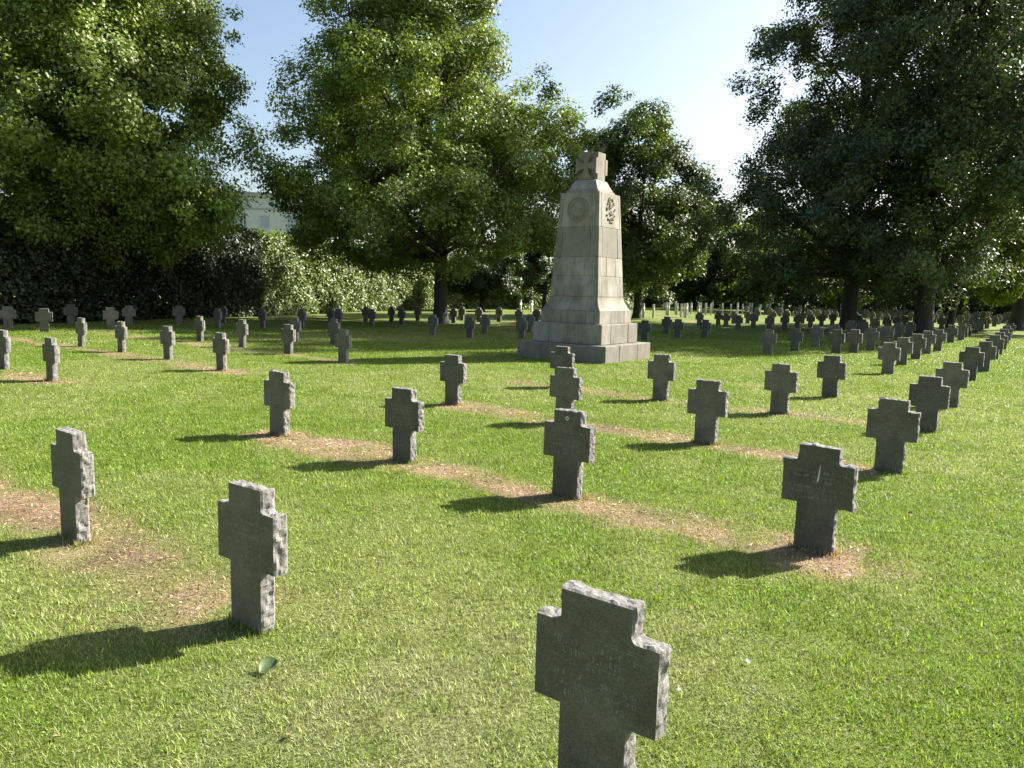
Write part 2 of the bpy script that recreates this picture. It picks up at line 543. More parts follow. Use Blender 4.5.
def make_hedge(name, label, p0, p1, height, thick, dens, leaf, seed, tone=(.075, .125, .028)):
    rg = np.random.default_rng(seed)
    p0, p1 = np.array(p0, float), np.array(p1, float)
    L = np.linalg.norm(p1 - p0)
    root = empty(name, (p0[0], p0[1], 0), math.atan2(p1[1] - p0[1], p1[0] - p0[0]))
    tag(root, label, 'hedge')
    # woody core: many crossing stems
    Vt, Ft, o = [], [], 0
    for s in np.arange(.2, L, .33):
        for q in (-.25, .25):
            b = np.array([s + rg.uniform(-.1, .1), q * thick + rg.normal(0, .05), -.05])
            e = b + np.array([rg.normal(0, .3), rg.normal(0, .12), height * rg.uniform(.8, .95)])
            t = np.linspace(0, 1, 4)[:, None]
            v, f = tube_verts(b * (1 - t) + e * t + rg.normal(0, .04, (4, 3)), .03 * (1 - .6 * t[:, 0]), 5)
            Vt.append(v); Ft.append(f + o); o += len(v)
    link('stems', np_mesh('stems', np.concatenate(Vt), np.concatenate(Ft), M_TWIG), root)
    nf = int(L * height * dens); nt_ = int(L * thick * dens); ni = int(L * height * dens * .6)
    def wav(s, z): return .09 * np.sin(s * 1.9 + z * 1.9 + seed) + .10 * np.sin(s * .7 - z * 2.3) + .06 * np.sin(s * 3.1 - z * 3.7) + (vnoise(s, z, .45, seed) - .5) * .22
    parts = []
    for sg in (-1, 1):
        m = nf if sg < 0 else nf // 2
        s, z = rg.uniform(-.2, L + .2, m), rg.uniform(.03, height, m)
        yv = sg * (thick / 2 + wav(s, z) + rg.normal(0, .10, m))
        parts.append((np.stack([s, yv, z], 1), np.array([0, sg * .9, .35])))
    s, yv = rg.uniform(-.2, L + .2, nt_), rg.uniform(-thick / 2, thick / 2, nt_)
    parts.append((np.stack([s, yv, height + wav(s, yv) * .8 + rg.normal(0, .10, nt_)], 1), np.array([0, 0, 1.])))
    s, z, yv = rg.uniform(0, L, ni), rg.uniform(.05, height, ni), rg.uniform(-.4, .4, ni) * thick
    parts.append((np.stack([s, yv, z], 1), np.array([0, 0, .5])))
    P = np.concatenate([a for a, b in parts]); N = np.concatenate([np.tile(b, (len(a), 1)) for a, b in parts])
    N = N + rg.normal(0, .6, N.shape)
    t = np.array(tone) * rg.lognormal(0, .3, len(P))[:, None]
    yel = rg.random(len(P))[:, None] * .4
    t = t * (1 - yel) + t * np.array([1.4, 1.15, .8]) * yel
    lsz = np.full(len(P), leaf); lsz[-ni:] *= 2.0
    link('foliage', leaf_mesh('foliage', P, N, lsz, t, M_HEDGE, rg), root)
    return root

#-- the five large trees of the photograph
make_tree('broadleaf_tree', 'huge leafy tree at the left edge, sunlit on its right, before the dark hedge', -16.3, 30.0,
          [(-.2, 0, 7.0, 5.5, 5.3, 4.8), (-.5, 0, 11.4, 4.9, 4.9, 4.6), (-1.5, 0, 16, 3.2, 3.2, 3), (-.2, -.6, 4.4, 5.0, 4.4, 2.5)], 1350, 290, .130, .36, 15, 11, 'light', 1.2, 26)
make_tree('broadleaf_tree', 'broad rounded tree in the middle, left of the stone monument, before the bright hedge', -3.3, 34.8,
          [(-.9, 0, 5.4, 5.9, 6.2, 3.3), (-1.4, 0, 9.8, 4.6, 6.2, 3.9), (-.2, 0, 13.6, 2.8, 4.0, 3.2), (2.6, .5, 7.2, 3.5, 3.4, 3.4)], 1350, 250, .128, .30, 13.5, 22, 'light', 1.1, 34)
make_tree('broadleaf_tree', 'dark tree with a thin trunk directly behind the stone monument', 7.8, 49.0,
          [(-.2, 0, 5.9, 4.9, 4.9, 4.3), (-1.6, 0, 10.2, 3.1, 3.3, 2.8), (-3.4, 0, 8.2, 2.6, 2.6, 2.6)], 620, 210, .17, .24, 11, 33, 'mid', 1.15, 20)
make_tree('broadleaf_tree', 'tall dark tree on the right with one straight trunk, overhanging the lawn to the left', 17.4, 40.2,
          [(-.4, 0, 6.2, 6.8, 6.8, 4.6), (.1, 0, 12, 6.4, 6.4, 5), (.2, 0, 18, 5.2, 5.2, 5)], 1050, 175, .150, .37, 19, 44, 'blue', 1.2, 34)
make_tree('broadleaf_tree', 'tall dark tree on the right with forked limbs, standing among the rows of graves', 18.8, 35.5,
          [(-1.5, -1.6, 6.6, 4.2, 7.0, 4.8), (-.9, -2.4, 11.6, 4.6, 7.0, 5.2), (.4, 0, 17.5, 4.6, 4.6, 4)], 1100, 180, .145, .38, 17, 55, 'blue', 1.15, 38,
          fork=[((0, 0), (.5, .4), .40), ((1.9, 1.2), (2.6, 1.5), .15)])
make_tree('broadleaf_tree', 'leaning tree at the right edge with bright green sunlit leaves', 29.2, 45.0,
          [(-.6, 0, 6.6, 6.6, 6.2, 4.8), (.2, 0, 12, 5.6, 5, 4.5)], 420, 210, .2, .38, 14, 66, 'light', 1.15, 24, lean=(2.2, 0), mat=M_LEAF_LIT)

#-- trees beyond the graves
BG = [  # x, y, radius, height, tone, label
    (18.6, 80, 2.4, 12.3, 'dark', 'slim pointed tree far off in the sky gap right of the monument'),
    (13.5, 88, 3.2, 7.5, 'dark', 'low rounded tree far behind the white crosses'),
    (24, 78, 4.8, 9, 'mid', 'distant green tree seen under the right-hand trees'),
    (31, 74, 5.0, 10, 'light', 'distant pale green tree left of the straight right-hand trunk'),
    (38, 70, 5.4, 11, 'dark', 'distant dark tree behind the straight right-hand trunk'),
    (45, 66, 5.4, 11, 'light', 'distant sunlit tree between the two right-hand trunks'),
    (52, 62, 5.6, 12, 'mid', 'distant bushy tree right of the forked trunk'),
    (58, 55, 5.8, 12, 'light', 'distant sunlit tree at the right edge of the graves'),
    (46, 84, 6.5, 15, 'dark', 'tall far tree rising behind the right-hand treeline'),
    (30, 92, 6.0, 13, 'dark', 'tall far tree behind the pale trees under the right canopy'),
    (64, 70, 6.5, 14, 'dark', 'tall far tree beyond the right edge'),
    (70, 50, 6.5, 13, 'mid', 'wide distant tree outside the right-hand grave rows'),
]
for k, (x, y, r, h, tone, lab) in enumerate(BG):
    make_tree('distant_tree', lab, x, y, [(0, 0, h * .42, r, r, h * .34), (0, 0, h * .70, r * .72, r * .72, h * .28)], 210, 110, .30, .2, h * .85, 200 + k, tone, 1.35, 9, mat=M_LEAF_LIT,
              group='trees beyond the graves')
make_tree('dark_fill_tree', 'added dark evergreen standing in for shade behind the middle tree, left of the monument', -2.3, 55.5, [(0, 0, 2.4, 2.2, 2.0, 1.9)], 200, 230, .17, .16, 3.6, 301, 'dark', .8, 10)  # added to darken the shaded gap behind the middle tree
make_tree('dark_fill_tree', 'second added dark evergreen standing in for shade behind the middle tree, nearer the monument', 2.6, 66, [(0, 0, 3.4, 3.4, 3.0, 3.0), (0, 0, 6, 2.4, 2.4, 2.2)], 220, 200, .2, .2, 6.5, 302, 'dark', 1.0, 10)  # second added dark filler for that shaded gap

#-- hedges round the cemetery
make_hedge('clipped_hedge', 'tall dark shaded hedge along the left boundary behind the big tree', (-23.5, 10.5), (-13.1, 37.7), 3.9, 1.5, 300, .14, 401, (.028, .048, .014))  # shade is put into the leaf tone, far darker than the next stretch
make_hedge('clipped_hedge', 'tall sunlit hedge with glinting leaves behind the middle tree', (-12.95, 38.1), (-6.8, 58.5), 3.9, 1.5, 260, .15, 402, (.135, .190, .058))  # same hedge continued; leaf tone raised to paint the sunlight in
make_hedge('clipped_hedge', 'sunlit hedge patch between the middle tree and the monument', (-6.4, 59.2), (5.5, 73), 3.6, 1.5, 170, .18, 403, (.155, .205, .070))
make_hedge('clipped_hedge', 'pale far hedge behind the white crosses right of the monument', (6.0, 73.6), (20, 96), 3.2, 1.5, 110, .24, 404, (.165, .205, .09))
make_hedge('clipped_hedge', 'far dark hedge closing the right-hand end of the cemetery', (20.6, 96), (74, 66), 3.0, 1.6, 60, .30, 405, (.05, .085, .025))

# ---------------------------------------------------------------- building far behind the hedge
M_WALL = mat_plain('pale grey render', (.50, .52, .54), .85, .06, .6)
M_TRIM = mat_plain('grey roof edge', (.30, .31, .33), .7, .1, 2)
M_PANE = mat_plain('window pane', (.30, .36, .42), .12, .1, 1)
M_PIPE = mat_plain('downpipe', (.12, .12, .13), .5, .1, 2)
def box(bm, x0, x1, y0, y1, z0, z1):
    r = bmesh.ops.create_cube(bm, size=1)
    for v in r['verts']:
        v.co = Vector(((x0 if v.co.x < 0 else x1), (y0 if v.co.y < 0 else y1), (z0 if v.co.z < 0 else z1)))
    return r['verts']
bl = empty('apartment_block', (-31, 92, 0), R(8))
tag(bl, 'pale grey flat roofed block far behind the hedge between two trees', 'building')
bm = bmesh.new(); box(bm, -16, 9, 0, 12, -.2, 11.6); bm_obj('wall', bm, M_WALL, bl)
bm = bmesh.new(); box(bm, -16.3, 9.3, -.3, 12.3, 11.6, 12.1); bm_obj('roof', bm, M_TRIM, bl)
bm = bmesh.new(); box(bm, -16, 9, -.08, -.004, 10.15, 10.3); box(bm, -16, 9, -.08, -.004, 7.2, 7.35); box(bm, -16, 9, -.08, -.004, 4.2, 4.35); bm_obj('string_course', bm, M_TRIM, bl)
bm = bmesh.new(); box(bm, -.9, -.78, -.16, -.03, 0, 9.8); bm_obj('downpipe', bm, M_PIPE, bl)
wf = wp = None
for wz in (8.0, 5.0, 2.0):
    for wx in (-14.5, -11.5, -8.5, -5.5, -2.5, .9, 4.0, 7.0):
        if wf is None:
            bm = bmesh.new()
            box(bm, 0, 1.1, -.07, .0, 0, .07); box(bm, 0, 1.1, -.07, .0, 1.43, 1.5); box(bm, 0, .07, -.07, .0, .072, 1.428); box(bm, 1.03, 1.1, -.07, .0, .072, 1.428)
            wf = bm_obj('window', bm, M_WHITE, bl)
            bm = bmesh.new(); box(bm, .072, 1.028, -.03, -.003, .072, 1.428); wp = bm_obj('pane', bm, M_PANE, wf)
            f, p = wf, wp
        else:
            f = wf.copy(); COL.objects.link(f); f.parent = bl
            p = wp.copy(); COL.objects.link(p); p.parent = f
        f.location = (wx, -.004, wz)

# ---------------------------------------------------------------- the monument
MON = (1.757, 18.752)
mroot = empty('war_memorial', (*MON, 0), R(-34.6))
tag(mroot, 'tall tapering cream limestone monument with a carved cross on top, on two steps', 'monument')
rnd = random.Random(5)
def course(bm, lay, z0, w0, z1, w1, cuts, gap=.0022, bev=.007, dirt=1.0):
    """one course of stone blocks: a ring of cut blocks round a core, z0..z1, half widths w0 -> w1"""
    n = len(cuts) - 1
    for i in range(n):
        for j in range(n):
            if 0 < i < n - 1 and 0 < j < n - 1: continue
            c8 = []
            tone = rnd.uniform(.84, 1.08) * dirt; warm = rnd.uniform(.96, 1.03)
            push = rnd.uniform(-.003, .003)
            for z, w in ((z0 + gap * .5, w0 + push), (z1 - gap * .5, w1 + push)):
                xs_ = (cuts[i] * w + (gap if i else 0), cuts[i + 1] * w - (gap if i < n - 1 else 0))
                ys_ = (cuts[j] * w + (gap if j else 0), cuts[j + 1] * w - (gap if j < n - 1 else 0))
                c8 += [(xs_[0], ys_[0], z), (xs_[1], ys_[0], z), (xs_[1], ys_[1], z), (xs_[0], ys_[1], z)]
            vs = [bm.verts.new(c) for c in c8]
            fs = [bm.faces.new([vs[q] for q in f]) for f in ((3, 2, 1, 0), (4, 5, 6, 7), (0, 1, 5, 4), (1, 2, 6, 5), (2, 3, 7, 6), (3, 0, 4, 7))]
            es = list({e for f in fs for e in f.edges})
            r = bmesh.ops.bevel(bm, geom=es + vs, offset=bev, segments=1, affect='EDGES', profile=.5)
            allv = {v for f in r['faces'] for v in f.verts} | {v for f in fs if f.is_valid for v in f.verts}
            for v in allv: v[lay] = (tone * warm, tone, tone / warm, 1)
    k = 1 - .014 / max(w0, .1)
    vs = [bm.verts.new(c) for c in [(sx * w0 * k, sy * w0 * k, z0) for sx, sy in ((-1, -1), (1, -1), (1, 1), (-1, 1))] + [(sx * w1 * k, sy * w1 * k, z1 - .012) for sx, sy in ((-1, -1), (1, -1), (1, 1), (-1, 1))]]
    for f in ((3, 2, 1, 0), (4, 5, 6, 7), (0, 1, 5, 4), (1, 2, 6, 5), (2, 3, 7, 6), (3, 0, 4, 7)): bm.faces.new([vs[q] for q in f])
    for v in vs: v[lay] = (.80, .77, .70, 1)
def tinted(): 
    bm = bmesh.new(); return bm, bm.verts.layers.float_color.new('tint')
bm, lay = tinted(); course(bm, lay, -.1, 1.190, .385, 1.188, (-1, -.42, .38, 1), bev=.014, dirt=.72); bm_obj('lower_step', bm, M_LIME, mroot)
bm, lay = tinted(); course(bm, lay, .385, .935, .855, .930, (-1, -.50, .45, 1), bev=.014, dirt=.9); bm_obj('upper_step', bm, M_LIME, mroot)
bm, lay = tinted(); course(bm, lay, .855, .806, 1.155, .795, (-1, -.30, .55, 1)); bm_obj('pedestal', bm, M_LIME, mroot)
# concave moulding up to the shaft
bm, lay = tinted()
prof = [(1.157, .795)] + [(1.165 + .31 * t, .655 + .13 * (1 - t) ** 1.9) for t in np.linspace(0, 1, 9)]
rings = []
for z, w in prof:
    ring = []
    for k4 in range(4):
        a0 = [(-1, -1), (1, -1), (1, 1), (-1, 1)][k4]; a1 = [(1, -1), (1, 1), (-1, 1), (-1, -1)][k4]
        for t in np.linspace(0, 1, 7)[:-1]:
            ring.append(bm.verts.new(((a0[0] * (1 - t) + a1[0] * t) * w, (a0[1] * (1 - t) + a1[1] * t) * w, z)))
    rings.append(ring)
for a_, b_ in zip(rings, rings[1:]):
    for k4 in range(len(a_)): bm.faces.new((a_[k4], a_[(k4 + 1) % len(a_)], b_[(k4 + 1) % len(a_)], b_[k4]))
bm.faces.new(rings[-1]); bm.faces.new(list(reversed(rings[0])))
for v in bm.verts: v[lay] = (.98, .97, .95, 1)
bm_obj('base_moulding', bm, M_LIME, mroot)
# battered shaft: four courses
def sw(z): return .652 + (.514 - .652) * (z - 1.478) / (3.892 - 1.478)
bm, lay = tinted()
for z0, z1, cuts in ((1.478, 1.955, (-1, -.72, .75, 1)), (1.955, 2.395, (-1, -.35, .40, 1)), (2.395, 3.09, (-1, -.70, .62, 1)), (3.09, 3.892, (-1, -.80, .86, 1))):
    course(bm, lay, z0, sw(z0), z1, sw(z1), cuts, dirt=.74 if 2.3 < z0 < 2.5 else 1.0)
bm_obj('shaft', bm, M_LIME, mroot)
# sloping cap
bm, lay = tinted()
course(bm, lay, 3.894, .425, 3.955, .418, (-1, 1), bev=.008)
course(bm, lay, 3.955, .392, 4.198, .275, (-1, 1), bev=.008)
bm_obj('cap', bm, M_LIME, mroot)
# cross block: core plus a flared cross on each of its faces
bm, lay = tinted()
box(bm, -.268, .268, -.180, .180, 4.200, 4.835)
def pattee(s, h):
    pts = []
    for k4 in range(4):
        c, s_ = math.cos(k4 * math.pi / 2), math.sin(k4 * math.pi / 2)
        for px, py in ((.050, -.050), (.10, -.064), (.19, -.095), (.29, -.165), (.29, .165), (.19, .095), (.10, .064)):
            px *= s / .29; py *= s / .29
            pts.append((px * c - py * s_, (px * s_ + py * c)))
    return pts
for face in (0, 2):
    ca, sa = math.cos(face * math.pi / 2), math.sin(face * math.pi / 2)
    pts = pattee(.277, .3)
    lo, hi = [], []
    for px, pz in pts:
        for lst, d in ((lo, .170), (hi, .279)):
            x_, y_ = px * .995, -d
            lst.append(bm.verts.new((x_ * ca - y_ * sa, x_ * sa + y_ * ca, 4.52 + pz * 1.14)))
    bm.faces.new(hi); 
    for q in range(len(pts)): bm.faces.new((lo[q], lo[(q + 1) % len(pts)], hi[(q + 1) % len(pts)], hi[q]))
bmesh.ops.recalc_face_normals(bm, faces=bm.faces[:])
for v in bm.verts: v[lay] = (.80, .76, .72, 1)
bm_obj('cross_finial', bm, M_LIME, mroot)
# carved wreath on the left face
slope = math.atan((.652 - .514) / (3.892 - 1.478))
def ring_relief(bm, r0, tube, seg=40, ts=8):
    vs = [[bm.verts.new(((r0 + tube * math.cos(b)) * math.cos(a), -tube * math.sin(b) * .8, (r0 + tube * math.cos(b)) * math.sin(a))) for b in np.linspace(0, 2 * math.pi, ts, endpoint=False)] for a in np.linspace(0, 2 * math.pi, seg, endpoint=False)]
    for i in range(seg):
        for j in range(ts):
            bm.faces.new((vs[i][j], vs[(i + 1) % seg][j], vs[(i + 1) % seg][(j + 1) % ts], vs[i][(j + 1) % ts]))
bm, lay = tinted()
ring_relief(bm, .275, .020); ring_relief(bm, .178, .018)
for k4 in range(44):                                  # leaves of the wreath between its two rims
    a = k4 / 44 * 2 * math.pi
    rr_ = .226 + .016 * (1 if k4 % 2 else -1)
    c_, s_ = math.cos(a), math.sin(a)
    t_ = a + math.pi / 2 + (.5 if k4 % 2 else -.5)
    e0 = Vector((math.cos(t_), 0, math.sin(t_))); e1 = Vector((-math.sin(t_), 0, math.cos(t_))); o_ = Vector((rr_ * c_, 0, rr_ * s_))
    v_ = [bm.verts.new(p) for p in (o_ - e0 * .028, o_ + e1 * .013 - Vector((0, .004, 0)), o_ + e0 * .030, o_ - e1 * .013 - Vector((0, .004, 0)), o_ + Vector((0, -.020, 0)))]
    for q in range(4): bm.faces.new((v_[q], v_[(q + 1) % 4], v_[4]))
for v in bm.verts: v[lay] = (.80, .78, .74, 1)
w = bm_obj('wreath', bm, M_LIME, mroot)
w.location = (-.02, -sw(3.50) - .001, 3.50); w.rotation_euler = (-slope, 0, 0)
# carved heraldic ornament on the right face
bm = bmesh.new()
def leafy(x0, z0, ang, ln, wd):
    c_, s_ = math.cos(ang), math.sin(ang)
    P0 = Vector((x0, 0, z0)); e0 = Vector((c_, 0, s_)); e1 = Vector((-s_, 0, c_))
    pts = [P0, P0 + e0 * ln * .35 + e1 * wd, P0 + e0 * ln * .8 + e1 * wd * .55, P0 + e0 * ln + e1 * wd * .1, P0 + e0 * ln * .6 - e1 * wd * .25, P0 + e0 * ln * .3 - e1 * wd * .6]
    lo = [bm.verts.new(p) for p in pts]; hi = [bm.verts.new(P0 + e0 * ln * .5 + (p - P0 - e0 * ln * .5) * .7 + Vector((0, -.030, 0))) for p in pts]
    bm.faces.new(hi)
    for q in range(6): bm.faces.new((lo[q], lo[(q + 1) % 6], hi[(q + 1) % 6], hi[q]))
for sd in (-1, 1):
    for k4 in range(7):
        t = k4 / 6
        a = -math.pi / 2 + sd * t * math.pi * .95
        leafy(.17 * math.cos(a), .25 * math.sin(a), a + sd * (1.1 + .3 * math.sin(k4 * 2.1)), .10, .034 * sd)
for x0, z0, an, ln, wd in ((0, -.14, 1.5, .13, .035), (-.02, .02, 1.9, .12, .04), (.02, .05, 1.0, .12, -.04), (.0, .14, 2.4, .10, .03), (-.04, -.05, 3.6, .09, .03), (.05, -.06, -.4, .09, .03), (.03, -.16, -1.0, .09, .03), (-.03, -.17, 4.2, .09, .03)):
    leafy(x0, z0, an, ln, wd)
bmesh.ops.recalc_face_normals(bm, faces=bm.faces[:])
ca_ = bm_obj('coat_of_arms', bm, M_LIMED, mroot)
ca_.location = (sw(3.50) + .001, .03, 3.50)
ca_.rotation_euler = (Matrix.Rotation(math.pi / 2, 3, 'Z') @ Matrix.Rotation(-slope, 3, 'X')).to_euler()

# ---------------------------------------------------------------- grave crosses
H, ZA, ZB, WH, WA, WF, TH = .683, .579, .311, .247, .432, .235, .078
ROWANG = math.atan2(RU[1], RU[0])
def cross_outline(step):
    f = .020
    half = [(WF / 2, -.12), (WF / 2, ZB), (WA / 2, ZB), (WA / 2, ZA)]
    fil = [(WH / 2 + f - f * math.sin(t), ZA + f - f * math.cos(t)) for t in np.linspace(0, math.pi / 2, 4)]
    key = half + fil + [(WH / 2, H)]
    key = key + [(-x, z) for x, z in reversed(key)]
    pts = []
    for (x0, z0), (x1, z1) in zip(key, key[1:]):
        m = max(1, int(round(math.hypot(x1 - x0, z1 - z0) / step)))
        for k in range(m):
            pts.append((x0 + (x1 - x0) * k / m, z0 + (z1 - z0) * k / m))
    pts.append(key[-1])
    return np.array(pts)
def cross_mesh(seed, step=.012, rows=8):
    rg = np.random.default_rng(seed)
    P = cross_outline(step); n = len(P)
    tg = np.roll(P, -1, 0) - np.roll(P, 1, 0); tg /= np.linalg.norm(tg, axis=1, keepdims=True)
    nr = np.stack([tg[:, 1], -tg[:, 0]], 1)
    bm = bmesh.new()
    grid = []
    arc = np.arange(n) * step
    for k in range(rows):
        t = k / (rows - 1)
        dep = np.full(n, t * TH)
        big = (vnoise(arc, dep, .085, seed + 3) - .5) * .010 + (vnoise(arc + dep * .5, dep - arc * .3, .034, seed + 9) - .5) * .010 + (vnoise(arc, dep, .017, seed + 5) - .5) * .009
        amp = .10 if k == 0 else (.45 if k == rows - 1 else 1.0)
        d = amp * (big + rg.normal(0, .0008, n)) - (.004 if k == rows - 1 else 0) + (.003 if 0 < k < rows - 1 else 0)
        d = np.where(P[:, 1] < 0, 0, d)
        Q = P + nr * d[:, None]
        grid.append([bm.verts.new((Q[i, 0], (t - .5) * TH, Q[i, 1])) for i in range(n)])
    f = bm.faces.new(grid[0]); f.material_index = 0
    f = bm.faces.new(list(reversed(grid[-1]))); f.material_index = 0
    for a_, b_ in zip(grid, grid[1:]):
        for i in range(n - 1):
            q = bm.faces.new((a_[i], b_[i], b_[i + 1], a_[i + 1])); q.material_index = 1
    bmesh.ops.recalc_face_normals(bm, faces=bm.faces[:])
    me = bpy.data.meshes.new('grave_cross'); bm.to_mesh(me); bm.free()
    me.materials.append(M_FACE); me.materials.append(M_ROUGH)
    return me
NEAR_MESH = [cross_mesh(s) for s in (1, 2, 3, 4, 5, 6, 7)]
MID_MESH = [cross_mesh(s, .035, 4) for s in (11, 12, 13)]
FAR_MESH = [cross_mesh(s, .09, 3) for s in (21, 22)]

GLY = [[(0, 0, 0, 1), (0, 1, .7, 1), (0, .5, .5, .5), (0, 0, .7, 0)], [(0, 0, 0, 1), (.7, 0, .7, 1), (0, .5, .7, .5)], [(0, 0, 0, 1), (0, 1, .7, 0), (.7, 0, .7, 1)],
       [(.35, 0, .35, 1), (0, 1, .7, 1)], [(0, 0, 0, 1), (0, 0, .65, 0)], [(0, 0, .35, 1), (.35, 1, .7, 0), (.15, .4, .55, .4)], [(0, 0, 0, 1), (0, 1, .6, 1), (.6, 1, .6, .5), (.6, .5, 0, .5), (.2, .5, .7, 0)],
       [(.3, 0, .3, 1)], [(0, 0, 0, 1), (.7, 0, .7, 1), (0, 0, .7, 0), (0, 1, .7, 1)], [(.6, 1, 0, .9), (0, .9, .6, .3), (.6, .3, 0, 0)], [(0, 0, 0, 1), (0, .45, .65, 1), (0, .45, .7, 0)]]
def inscription_mesh(seed, lines):
    """a block of three worn illegible lines"""
    rg = random.Random(seed)
    bm = bmesh.new()
    y = -TH / 2 - .0008
    for z, wd in lines:
        wd *= rg.uniform(.8, 1.05); x = -wd / 2
        while x < wd / 2:
            if rg.random() < .14: x += .016; continue
            if rg.random() < .86:
                for x0, z0, x1, z1 in rg.choice(GLY):
                    if rg.random() < .30: continue
                    if rg.random() < .5: x1, z1 = x0 + (x1 - x0) * .55, z0 + (z1 - z0) * .55
                    a_ = Vector((x + x0 * .012, y, z + z0 * .017)); b_ = Vector((x + x1 * .012, y, z + z1 * .017))
                    dv = (b_ - a_).normalized(); nn = Vector((-dv.z, 0, dv.x)) * .0015
                    a_ -= dv * .0008; b_ += dv * .0008
                    dy = Vector((0, rg.uniform(0, .0004), 0))
                    bm.faces.new([bm.verts.new(p + dy) for p in (a_ - nn, b_ - nn, b_ + nn, a_ + nn)])
            x += .0155
    me = bpy.data.meshes.new('inscription'); bm.to_mesh(me); bm.free()
    me.materials.append(M_TEXT)
    return me
TEXT = [(inscription_mesh(s, ((.512, .34), (.480, .28), (.449, .20))), inscription_mesh(s + 50, ((.408, .30), (.376, .34), (.344, .20)))) for s in (1, 2, 3, 4, 5)]
crnd = random.Random(12)
GRP = 'grey stone grave crosses in rows'
def cross(x, y, label, mesh, text=None, group=GRP, jitter=1.0, emblem=False):
    o = link('grave_cross', mesh)
    o.location = (x + .616 * TH / 2, y + .788 * TH / 2, crnd.uniform(-.012, .008) * jitter)
    o.rotation_euler = (R(crnd.uniform(-1.2, 1.2)) * jitter, R(crnd.uniform(-.8, .8)) * jitter, ROWANG + R(crnd.uniform(-2.5, 2.5)) * jitter)
    tag(o, label, 'grave cross', group)
    if text is not None:
        for t_ in text: link('inscription', t_, o)
    return o

NEAR = [
 ('L', -2.69, 4.56, 'grey stone cross at the left edge foreground, bare earth behind its left side'),
 ('C', -1.21, 3.42, 'large grey stone cross in the left foreground casting a long shadow on the grass'),
 ('P', .27, 2.22, 'nearest and largest dark stone cross, its foot cut off at the bottom'),
 ('G', -2.48, 8.03, 'grey stone cross standing above and between the two left foreground crosses'),
 ('H', -1.0, 6.95, 'grey stone cross next left of the cross with the small round emblem'),
 ('A', .43, 5.86, 'dark stone cross with a small round emblem on its head above worn lettering'),
 ('B', 1.93, 4.72, 'dark stone cross on the right with a thin pale streak down its face'),
 ('F', -.83, 10.5, 'grey stone cross left of the monument steps, standing alone on open grass'),
 ('Q', .63, 9.24, 'stone cross whose lower half is hidden by the cross with the round emblem'),
 ('D', 2.09, 8.18, 'dark stone cross next right of the cross with the round emblem'),
 ('I', 3.52, 7.03, 'dark stone cross directly behind the right end of the pale streaked cross'),
 ('K', .80, 12.74, 'stone cross closest to the monument steps, mostly hidden by another cross'),
 ('N', 2.22, 11.47, 'grey stone cross standing just below the right corner of the monument steps'),
 ('E', 3.66, 10.44, 'grey cross standing between the monument steps cross and the right-hand line'),
 ('S', 5.06, 9.28, 'dark stone cross second in the line of crosses running up the right side'),
 ('V', 5.12, 12.32, 'grey stone cross right of centre with a pale chip, nearest to the shaded crosses'),
]
NO = {}
for k, (key, x, y, lab) in enumerate(NEAR):
    NO[key] = cross(x, y, lab, NEAR_MESH[k % 7], TEXT[k % 5], jitter=.55)
# small marks on single stones
bm = bmesh.new()
ring = [[bm.verts.new((r_ * math.cos(a), -TH / 2 - .0012, .628 + r_ * math.sin(a))) for a in np.linspace(0, 2 * math.pi, 20, endpoint=False)] for r_ in (.008, .016)]
for q in range(20): bm.faces.new((ring[0][q], ring[0][(q + 1) % 20], ring[1][(q + 1) % 20], ring[1][q]))
bm_obj('emblem', bm, M_PALE, NO['A'])['label'] = 'small pale round emblem'
bm = bmesh.new()
vs = [bm.verts.new((x_, -TH / 2 - .004, z_)) for x_, z_ in ((.012, .565), (.016, .560), (.012, .50), (.008, .462), (-.002, .462), (.004, .50))]
hi_ = bm.faces.new(vs)
e_ = bmesh.ops.extrude_face_region(bm, geom=[hi_])
for v in e_['geom']:
    if isinstance(v, bmesh.types.BMVert): v.co.y += .003
bm_obj('pale_streak', bm, M_PALE, NO['B'])['label'] = 'thin pale vertical streak'
bm = bmesh.new()
for z0, z1, x0, x1 in ((.556, .552, .005, .185), (.547, .543, .03, .20)):
    bm.faces.new([bm.verts.new(p) for p in ((x0, -TH / 2 - .001, z0), (x1, -TH / 2 - .001, z1), (x1, -TH / 2 - .001, z1 + .0016), (x0, -TH / 2 - .001, z0 + .0016))])
bm_obj('scratch', bm, M_TEXT, NO['P'])['label'] = 'two thin scratched lines'

ORD = ['first', 'second', 'third', 'fourth', 'fifth', 'sixth', 'seventh', 'eighth', 'ninth', 'tenth', 'eleventh', 'twelfth', 'thirteenth', 'fourteenth', 'fifteenth',
       'sixteenth', 'seventeenth', 'eighteenth', 'nineteenth', 'twentieth', 'twenty-first', 'twenty-second', 'twenty-third', 'twenty-fourth', 'twenty-fifth', 'twenty-sixth', 'twenty-seventh', 'twenty-eighth', 'twenty-ninth']
def series(pts, fmt, meshes, group, key=lambda p: p[0] / p[1], text=False, turned=()):
    for k, (x, y) in enumerate(sorted(pts, key=key)):
        o = cross(x, y, fmt.format(ORD[k]), meshes[k % len(meshes)], TEXT[k % 5] if text else None, group, .9)
        if k in turned: o.rotation_euler[2] = R(30 + crnd.uniform(-3, 3))
series([(-8.87, 13.29), (-7.2, 11.89), (-10.23, 18.14), (-8.71, 17.01), (-7.06, 15.64), (-5.32, 13.92), (-8.42, 20.6), (-6.79, 19.18), (-5.17, 17.58), (-3.55, 15.95), (-6.07, 21.3), (-4.86, 20.76)],
       '{} from the left of the sunlit grey crosses in the left middle ground', MID_MESH, 'sunlit crosses left of the monument')
